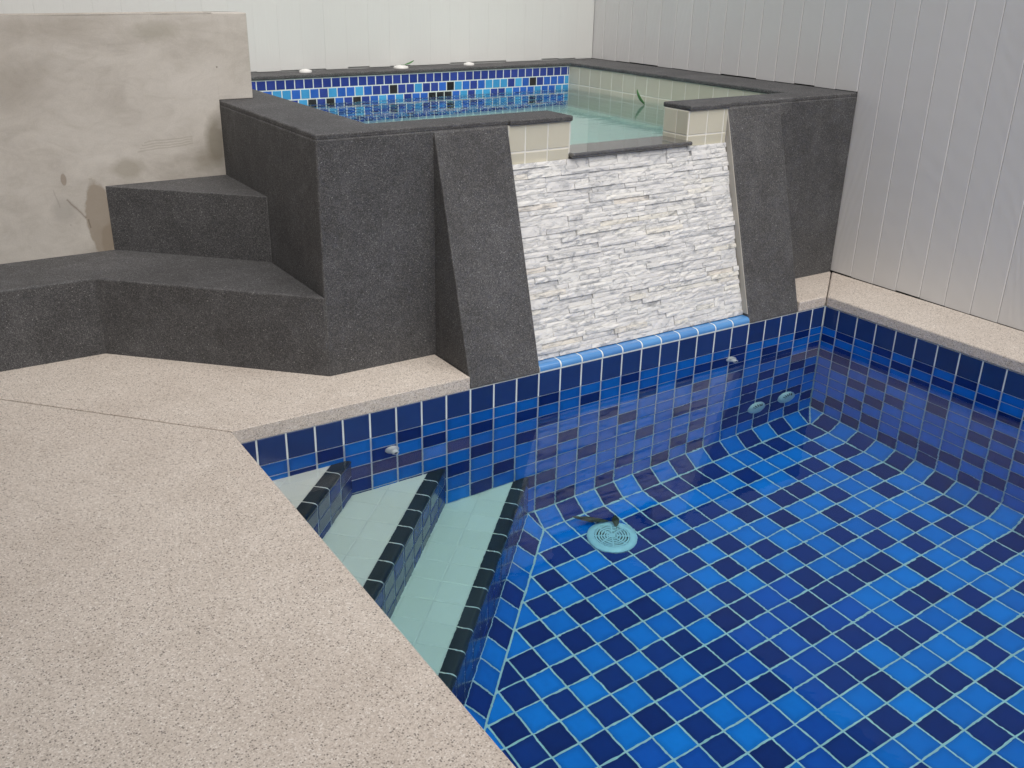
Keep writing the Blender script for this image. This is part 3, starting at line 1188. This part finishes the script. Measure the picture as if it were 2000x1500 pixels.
# beige tiles on the front above the stone, on the spillway cheeks and inside
front_l = Frame((0, YB - 0.0095, 0), (1, 0, 0), (0, 0, 1))
zr = [0.874, 0.776, 0.731]
bedl = box('tile_panel', -1.577, OX0 - 0.001, YB - 0.008, YB + 0.003, 0.7315, 0.8742, 'grout_beige', spa)
bedr = box('tile_panel', OX1 + 0.001, -0.4895, YB - 0.008, YB + 0.003, 0.7315, 0.8742, 'grout_beige', spa)
for bed, cols in ((bedl, [OX0, OX0 - 0.1, OX0 - 0.2, -1.577]), (bedr, [OX1, OX1 + 0.1, OX1 + 0.192, -0.489])):
    for k in range(len(cols) - 1):
        a, b = sorted((cols[k], cols[k + 1]))
        for r in range(2):
            add_tile(front_l, a, zr[r + 1], b, zr[r], 'beige', bed, g=0.005)
# cheeks
chr_ = box('tile_panel', OX1 - 0.004, OX1 + 0.002, YB - 0.007, IY0 + 0.006, ZO + 0.004, 0.8742, 'grout_beige', spa)
fr = Frame((OX1 - 0.006, 0, 0), (0, -1, 0), (0, 0, 1))
cyy = [-(YB - 0.008), -(YB + 0.062), -(IY0 + 0.006)]
for k in range(2):
    for r in range(2):
        add_tile(fr, cyy[k + 1], [0.776, 0.742][r], cyy[k], [0.874, 0.776][r], 'beige', chr_, g=0.005)
chl = box('tile_panel', OX0 - 0.002, OX0 + 0.004, YB - 0.007, IY0 + 0.006, ZO + 0.004, 0.8742, 'grout_beige', spa)
fr = Frame((OX0 + 0.006, 0, 0), (0, 1, 0), (0, 0, 1))
for k in range(2):
    add_tile(fr, -cyy[k], 0.776, -cyy[k + 1], 0.874, 'beige', chl, g=0.005)
# ledge of the spillway
ledge = bevel(prism('spillway_ledge', [(OX0 - 0.002, 0.219), (OX1 + 0.006, 0.219), (OX1 + 0.006, IY0 + 0.004), (OX0 - 0.002, IY0 + 0.004)], ZO + 0.001, 0.7575, 'dark_wet', spa), 0.008, 3)
ledge['label'] = 'dark stone ledge of the spillway'
# inside: right wall beige tiles
fr = Frame((IX1 - 0.009, 0, 0), (0, -1, 0), (0, 0, 1))
pr_ = box('tile_panel', IX1 - 0.0075, IX1 + 0.002, IY0 + 0.002, IY1 - 0.002, 0.012, 0.8742, 'grout_beige', spa)
for k in range(17):
    a, b = IY1 - 0.008 - 0.1 * k, max(IY1 - 0.108 - 0.1 * k, IY0)
    if a - b < 0.03:
        continue
    for r in range(8):
        add_tile(fr, -a, max(0.874 - 0.1 * (r + 1), 0.06), -b, 0.874 - 0.1 * r, 'beige', pr_, g=0.005)
# inside: blue mosaic on the back wall
fr = Frame((0, IY1 - 0.009, 0), (1, 0, 0), (0, 0, 1))
pb = box('mosaic_panel', IX0 + 0.002, IX1 - 0.008, IY1 - 0.0075, IY1 + 0.002, 0.012, 0.8742, 'grout', spa)
st = Stuff()
for r in range(16):
    z1 = 0.872 - 0.05 * r
    x = IX1 - 0.009 - (0.012 if r == 0 else (0.033 if r % 2 else 0.048))
    xr = IX1 - 0.009
    while xr > IX0 + 0.02:
        xl = max(x, IX0 + 0.004)
        mt = 'm_navy' if r == 0 else rnd.choice(['m_cyan', 'm_blue', 'm_navy', 'm_navy', 'm_black', 'm_blue', 'm_cyan'])
        if xr - xl > 0.008:
            if r < 5:
                add_tile(fr, xl, z1 - 0.05, xr, z1, mt, pb, g=0.0055)
            else:
                st.tile(fr, xl, z1 - 0.05, xr, z1, mt, g=0.0055)
        xr = x
        x -= 0.05
st.build('tiles_under_water', pb)
# inside: left and front walls and floor, joined
for nm, fr_, L_, mt in (('lining', Frame((IX0 + 0.006, IY0, 0), (0, 1, 0), (0, 0, 1)), IY1 - IY0, 'beige'),
                        ('lining', Frame((IX1, IY0 + 0.006, 0), (-1, 0, 0), (0, 0, 1)), IX1 - IX0, 'beige')):
    st = Stuff()
    for k in range(int(L_ / 0.1)):
        for r in range(8):
            zt = 0.874 - 0.1 * r
            mid = fr_.pt(0.1 * k + 0.05, 0)
            if nm == 'lining' and abs(fr_.u.x) > 0.5 and OX0 - 0.05 < mid.x < OX1 + 0.05 and r < 2:
                continue
            st.tile(fr_, 0.1 * k, zt - 0.1, 0.1 * k + 0.1, zt, mt, g=0.005)
    st.build(nm, spa)
sfl = box('spa_floor', IX0 + 0.001, IX1 - 0.001, IY0 + 0.001, IY1 - 0.001, -0.025, 0.0105, 'grout_beige', spa)
st = Stuff()
fr = Frame((IX0, IY0, 0.0125), (1, 0, 0), (0, 1, 0))
for i in range(21):
    for j in range(17):
        st.tile(fr, 0.1 * i + 0.008, 0.1 * j + 0.008, 0.1 * i + 0.108, 0.1 * j + 0.108, 'tread', g=0.005)
st.build('floor_tiles', sfl)

# ------------------------------------------------------------------ stepped bench left of the spa
bench = thing('stepped_bench', 'charcoal pebble stepped bench leading up to the spa', 'steps', (-2.7, 0.9, H))
Z1, Z2 = 0.343, 0.597
low = bevel(prism('lower_step', [(-2.316, 0.259), (-2.948, 0.887), (-6.2, 0.900), (-6.2, 1.252), (-2.316, 1.252)], 0.0, Z1, 'dark', bench), 0.007, 3)
up = bevel(prism('upper_step', [(-2.3165, 0.766), (-2.7975, 1.247), (-2.7975, 1.2515), (-2.3165, 1.2515)], Z1 - 0.05, Z2, 'dark', bench), 0.006, 3)

# ------------------------------------------------------------------ cement wall behind the bench
cw = prism_x('cement_wall', [(1.250, -0.02), (1.250, 1.223), (1.352, 1.223), (1.352, -0.02)], -7.0, -2.3185, 'concrete')
bm = bmesh.new()
bm.from_mesh(cw.data)
v = [bm.verts.new(q) for q in [(x, y, z) for x in (-2.3185, -2.176) for y in (1.2502, 1.352) for z in (0.896, 1.223)]]
for q in ((0, 2, 3, 1), (4, 5, 7, 6), (0, 1, 5, 4), (2, 6, 7, 3), (1, 3, 7, 5), (0, 4, 6, 2)):
    bm.faces.new([v[i] for i in q])
bmesh.ops.remove_doubles(bm, verts=bm.verts, dist=0.0004)
bmesh.ops.recalc_face_normals(bm, faces=bm.faces)
bm.to_mesh(cw.data)
bm.free()
bevel(cw, 0.003, 2)
tag(cw, 'stained bare cement wall behind the stepped bench', 'wall')

# ------------------------------------------------------------------ unseen building on the left, added to dim that side
MAT['render_white'] = mat_plain('painted_render', (0.55, 0.52, 0.47), 0.85, 2, 0.08)
MAT['soffit'] = mat_plain('soffit_paint', (0.45, 0.44, 0.42), 0.8, 2, 0.08)
MAT['roof_tile'] = mat_plain('dark_roof', (0.12, 0.10, 0.09), 0.8, 5, 0.2)
MAT['alu'] = mat_plain('dark_aluminium', (0.06, 0.06, 0.065), 0.35, 8, 0.1)
MAT['dark_glass'] = mat_plain('dark_glass', (0.015, 0.02, 0.022), 0.03, 2, 0.1)
HX = -4.75
unseen_house = thing('unseen_house', 'unseen pale wall with an eave, added to shade the left of the deck', 'unseen_house', (HX - 1.0, -3.0, H))
prism_x('roof', [(-8.0, 2.78), (3.4, 2.78), (3.4, 2.90), (-8.0, 2.90)], HX - 4.0, HX + 0.55, 'roof_tile', unseen_house)
box('soffit', HX - 3.9, HX + 0.50, -7.9, 3.3, 2.74, 2.778, 'soffit', unseen_house)
# wall in panels round the sliding door
for y0, y1, z0, z1 in ((-7.6, -4.4, 0.0, 2.739), (-1.9, 3.0, 0.0, 2.739), (-4.4, -1.9, 2.15, 2.739)):
    box('wall', HX - 0.20, HX, y0, y1, z0, z1, 'render_white', unseen_house)
for y0, y1 in ((-4.398, -3.15), (-3.15, -1.902)):
    leaf_door = box('door', HX - 0.13, HX - 0.12, y0 + 0.05, y1 - 0.05, H + 0.07, 2.09, 'dark_glass', unseen_house)
    for a0, a1, b0, b1 in ((y0, y0 + 0.05, H, 2.149), (y1 - 0.05, y1, H, 2.149), (y0 + 0.05, y1 - 0.05, H, H + 0.07), (y0 + 0.05, y1 - 0.05, 2.09, 2.149)):
        box('frame', HX - 0.15, HX - 0.10, a0, a1, b0, b1, 'alu', leaf_door)

# ------------------------------------------------------------------ board fences
BW = 0.1255
def board_mesh(w, h, t, c=0.0016, lip=0.0028):
    """plank lying in x-z, face at y = 0 towards -y; one edge a little prouder than the other"""
    prof = [(-w / 2, 0.010), (-w / 2, c), (-w / 2 + c, 0.0), (w / 2 - c, -lip), (w / 2, -lip + c), (w / 2, 0.010)]
    n = len(prof)
    v = [(a, b, 0) for a, b in prof] + [(a, b, h) for a, b in prof]
    f = [tuple(range(n)), tuple(range(2 * n - 1, n - 1, -1))] + [(i, n + i, n + (i + 1) % n, (i + 1) % n) for i in range(n)]
    me = bpy.data.meshes.new('board')
    me.from_pydata(v, [], f)
    me.materials.append(MAT[t])
    bm = bmesh.new()
    bm.from_mesh(me)
    bmesh.ops.recalc_face_normals(bm, faces=bm.faces)
    bm.to_mesh(me)
    bm.free()
    return me


TOPF = 2.15
fence_r = thing('fence', 'grey vertical board fence along the right side of the pool', 'fence', (XF, -1.0, H))
box('rail_backing', XF + 0.012, XF + 0.05, -5.2, YFB + 0.05, 0.0, TOPF, 'shadow_gap', fence_r)
bmr = board_mesh(BW - 0.0016, TOPF - H, 'board')
bmu = board_mesh(BW - 0.0016, TOPF - ZS, 'board')
y = 2.148 + BW
k = 0
while y > -5.0:
    yc = y - BW / 2
    on_spa = yc > YB + 0.03
    zb = (ZS + 0.001 if on_spa else H + 0.001) + rnd.choice([0, 0, 0.001, 0.002, 0.004])
    M = Matrix.Translation((XF + rnd.uniform(0, 0.0012), yc, zb)) @ Matrix.Rotation(-math.pi / 2, 4, 'Z')
    if yc < YFB - 0.02 and not (abs(yc - YB) < 0.03 and False):
        inst('board', bmu if on_spa else bmr, M, fence_r)
    y -= BW
    k += 1
fence_b = thing('fence', 'pale vertical board fence behind the spa', 'fence', (-2.0, YFB, ZS))
box('rail_backing', -7.0, XF - 0.001, YFB + 0.0105, YFB + 0.05, 0.0, TOPF, 'board_white', fence_b)
bmb = board_mesh(BW - 0.0003, TOPF - ZS, 'board_white', 0.0002, 0.0002)
bml = board_mesh(BW - 0.0003, TOPF - H, 'board_white', 0.0002, 0.0002)
x = XF - 0.004
while x > -7.0:
    xc = x - BW / 2
    on_spa = xc > -2.25
    zb = (ZS if on_spa else H) + 0.001 + rnd.choice([0, 0, 0.002, 0.005, 0.008])
    M = Matrix.Translation((xc, YFB + rnd.uniform(0, 0.0005), zb))
    inst('board', bmb if on_spa else bml, M, fence_b)
    x -= BW

# ------------------------------------------------------------------ fittings
def lathe(prof, seg=28):
    """profile of (r, z) from axis outwards"""
    v, f = [], []
    for r, z in prof:
        for k in range(seg):
            a = 2 * math.pi * k / seg
            v.append((r * math.cos(a), r * math.sin(a), z))
    for j in range(len(prof) - 1):
        for k in range(seg):
            a, b = j * seg + k, j * seg + (k + 1) % seg
            f.append((a, b, b + seg, a + seg))
    b = (len(prof) - 1) * seg
    if prof[0][0] > 0.005:                       # a ring: close the profile on itself
        for k in range(seg):
            f.append((b + k, b + (k + 1) % seg, (k + 1) % seg, k))
    else:
        f.append(tuple(range(seg - 1, -1, -1)))
        f.append(tuple(b + k for k in range(seg)))
    return v, f


def lathe_obj(name, prof, mat, parent, M, seg=28):
    v, f = lathe(prof, seg)
    o = mesh_obj(name, v, f, mat, parent, M)
    fix_normals(o)
    soften(o.data, 40)
    return o


# floor drain
DC = Vector((-1.385, -0.252, ZF))
dr = thing('drain_cover', 'round white slotted drain cover on the blue pool floor', 'drain cover', DC)
lathe_obj('flange', [(0.070, 0.001), (0.098, 0.001), (0.098, 0.008), (0.092, 0.014), (0.074, 0.017), (0.070, 0.016)], 'plastic_blue', dr, Matrix.Translation(DC), 40)
lathe_obj('pan', [(0.001, 0.0015), (0.0715, 0.0015), (0.0715, 0.004), (0.001, 0.004)], 'shadow_gap', dr, Matrix.Translation(DC), 40)
def ring_geo(r0, r1, z0, z1, seg=40):
    v, f = [], []
    for k in range(seg):
        a = 2 * math.pi * k / seg
        for r, z in ((r0, z0), (r1, z0), (r1, z1), (r0, z1)):
            v.append((r * math.cos(a), r * math.sin(a), z))
    for k in range(seg):
        for q in range(4):
            a, b = 4 * k, 4 * ((k + 1) % seg)
            f.append((a + q, b + q, b + (q + 1) % 4, a + (q + 1) % 4))
    return v, f
for k in range(6):
    r0 = 0.008 + 0.0108 * k
    v, f = ring_geo(r0, r0 + 0.0058, 0.010, 0.0165)
    fix_normals(mesh_obj('grate_ring', v, f, 'plastic_blue', dr, Matrix.Translation(DC)))
v, f = lathe([(0.0005, 0.010), (0.009, 0.010), (0.009, 0.018), (0.0005, 0.0185)], 16)
fix_normals(mesh_obj('hub', v, f, 'plastic_blue', dr, Matrix.Translation(DC)))
for k in range(8):
    M = Matrix.Translation(DC) @ Matrix.Rotation(k * math.pi / 4 + 0.2, 4, 'Z')
    v = [(a, b, c) for c in (0.010, 0.0168) for b in (-0.0028, 0.0028) for a in (0.008, 0.072)]
    mesh_obj('spoke', v, [(0, 2, 3, 1), (4, 5, 7, 6), (0, 1, 5, 4), (1, 3, 7, 5), (3, 2, 6, 7), (2, 0, 4, 6)], 'plastic_blue', dr, M)

# return fittings on the far wall
TOY = Matrix.Rotation(math.pi / 2, 4, 'X')      # local z -> -y
for x_, lab in ((-0.374, 'round slotted wall inlet under water, the left one of the pair near the corner'),
                (-0.183, 'round slotted wall inlet under water, the one of the pair closest to the corner')):
    P0 = Vector((x_, -0.001, -0.885))
    t = thing('wall_inlet', lab, 'pool fitting', P0, 'round inlets low on the far pool wall')
    M = Matrix.Translation(P0) @ TOY
    lathe_obj('disc', [(0.001, -0.004), (0.052, -0.004), (0.052, 0.004), (0.047, 0.012), (0.030, 0.019), (0.001, 0.021)], 'plastic_grey', t, M, 32)
    for q in range(5):
        a = math.radians(62 + q * 19)
        Mq = M @ Matrix.Rotation(a, 4, 'Z') @ Matrix.Translation((0.038, 0, 0.0168)) @ Matrix.Rotation(0.32, 4, 'Y')
        v = [(i, j, c) for c in (-0.002, 0.0022) for j in (-0.0022, 0.0022) for i in (-0.008, 0.008)]
        mesh_obj('slot', v, [(0, 2, 3, 1), (4, 5, 7, 6), (0, 1, 5, 4), (1, 3, 7, 5), (3, 2, 6, 7), (2, 0, 4, 6)], 'shadow_gap', t, Mq)
# eyeball nozzles
for x_, z_, lab in ((-2.203, -0.232, 'small white jet nozzle on the wall above the pool steps'),
                    (-0.572, -0.228, 'small white jet nozzle on the wall below the stone panel')):
    P0 = Vector((x_, -0.001, z_))
    t = thing('jet_nozzle', lab, 'pool fitting', P0, 'small white jet nozzles on the far pool wall')
    M = Matrix.Translation(P0) @ TOY
    lathe_obj('collar', [(0.008, -0.004), (0.026, -0.004), (0.026, 0.006), (0.022, 0.012), (0.016, 0.016), (0.008, 0.016)], 'plastic', t, M, 24)
    lathe_obj('spout', [(0.006, 0.008), (0.014, 0.008), (0.014, 0.030), (0.011, 0.034), (0.0065, 0.034), (0.006, 0.020)], 'plastic', t, M, 20)
    lathe_obj('bore', [(0.0005, 0.012), (0.0062, 0.012), (0.0062, 0.0335), (0.0005, 0.0335)], 'shadow_gap', t, M, 14)
# white caps on the back coping of the spa
for x_, y_, r_, lab in ((-1.575, 2.172, 0.032, 'white round cap on the back coping nearest the cement wall'),
                        (-1.03, 2.165, 0.040, 'white round cap on the back coping with a leaf on it'),
                        (-0.60, 2.17, 0.030, 'white round cap on the back coping nearest the corner')):
    P0 = Vector((x_, y_, ZS))
    t = thing('coping_cap', lab, 'pool fitting', P0, 'white caps along the back coping of the spa')
    M = Matrix.Translation(P0)
    lathe_obj('rim', [(r_ * 0.72, 0.0), (r_, 0.0), (r_, 0.006), (r_ * 0.92, 0.010), (r_ * 0.72, 0.011)], 'plastic', t, M, 26)
    lathe_obj('lid', [(0.001, 0.0), (r_ * 0.72, 0.0), (r_ * 0.70, 0.012), (r_ * 0.3, 0.015), (0.001, 0.0155)], 'plastic', t, M, 26)

# ------------------------------------------------------------------ leaves
def leaf_obj(name, L, W, bend, curl, mat, M, label):
    root = bpy.data.objects.new(name, None)
    root.empty_display_size = 0.02
    root.matrix_basis = M
    COL.objects.link(root)
    tag(root, label, 'leaf')
    nx, ny = 12, 4
    v, f = [], []
    for i in range(nx + 1):
        t = i / nx
        w = W * (math.sin(math.pi * min(1, t * 0.97 + 0.015)) ** 0.75) * (1 - 0.25 * t)
        for j in range(ny + 1):
            s = j / ny * 2 - 1
            a = bend * t
            x = L * (math.sin(a) / bend if abs(bend) > 1e-4 else t)
            z = L * ((1 - math.cos(a)) / bend if abs(bend) > 1e-4 else 0) + curl * W * s * s
            v.append((x, s * w / 2, z))
    for i in range(nx):
        for j in range(ny):
            a = i * (ny + 1) + j
            f.append((a, a + ny + 1, a + ny + 2, a + 1))
    b = mesh_obj('blade', v, f, mat, None, smooth=True)
    b.parent = root
    sm = b.modifiers.new('thick', 'SOLIDIFY')
    sm.thickness = 0.0007
    # stalk
    pv, pf = [], []
    for i in range(5):
        t = i / 4
        for q in range(5):
            a = 2 * math.pi * q / 5
            pv.append((-0.035 * t * (L / 0.09), 0.0011 * math.cos(a) + 0.006 * t * t, 0.0011 * math.sin(a) + 0.001))
    for i in range(4):
        for q in range(5):
            pf.append((i * 5 + q, i * 5 + (q + 1) % 5, (i + 1) * 5 + (q + 1) % 5, (i + 1) * 5 + q))
    s = mesh_obj('stalk', pv, pf, mat, None, smooth=True)
    s.parent = root
    return root


def place(loc, rz=0, rx=0, ry=0):
    return Matrix.Translation(loc) @ Matrix.Rotation(rz, 4, 'Z') @ Matrix.Rotation(ry, 4, 'Y') @ Matrix.Rotation(rx, 4, 'X')

leaf_obj('leaf', 0.085, 0.030, 1.0, 0.25, 'leaf_green', place((-0.055, 1.285, ZSW + 0.002), math.radians(158), 0.3, -0.55), 'green leaf standing on the spa water beside the spillway cheek')
leaf_obj('leaf', 0.06, 0.018, 0.5, 0.2, 'leaf_green', place((-1.01, 2.155, ZS + 0.017), math.radians(10), 0.2, -0.05), 'thin green leaf lying on the middle white cap')
leaf_obj('leaf', 0.15, 0.042, 0.35, 0.15, 'leaf_brown', place((-1.345, -0.175, ZF + 0.020), math.radians(152), 0.12, -0.10), 'long dark sunken leaf lying against the drain cover')
leaf_obj('leaf', 0.055, 0.036, 0.9, 0.2, 'leaf_brown', place((-1.335, -0.215, ZF + 0.020), math.radians(70), 0.1, -0.45), 'short dark sunken leaf curling up behind the drain cover')

# ------------------------------------------------------------------ water
def water_body(name, poly, z0, z1, mat):
    return structure(prism(name, poly, z0, z1, mat))

water_body('pool_water', [(XL - 0.02, YN - 0.02), (0.02, YN - 0.02), (0.02, 0.02), (XL - 0.02, 0.02)], ZF - 0.06, ZW, 'pool_water')
water_body('spa_water', [(IX0 - 0.004, IY0 - 0.004), (IX1 + 0.004, IY0 - 0.004), (IX1 + 0.004, IY1 + 0.004), (IX0 - 0.004, IY1 + 0.004)], 0.004, ZSW, 'spa_water')
print('strips', n_strip, 'floor tiles', n_floor)
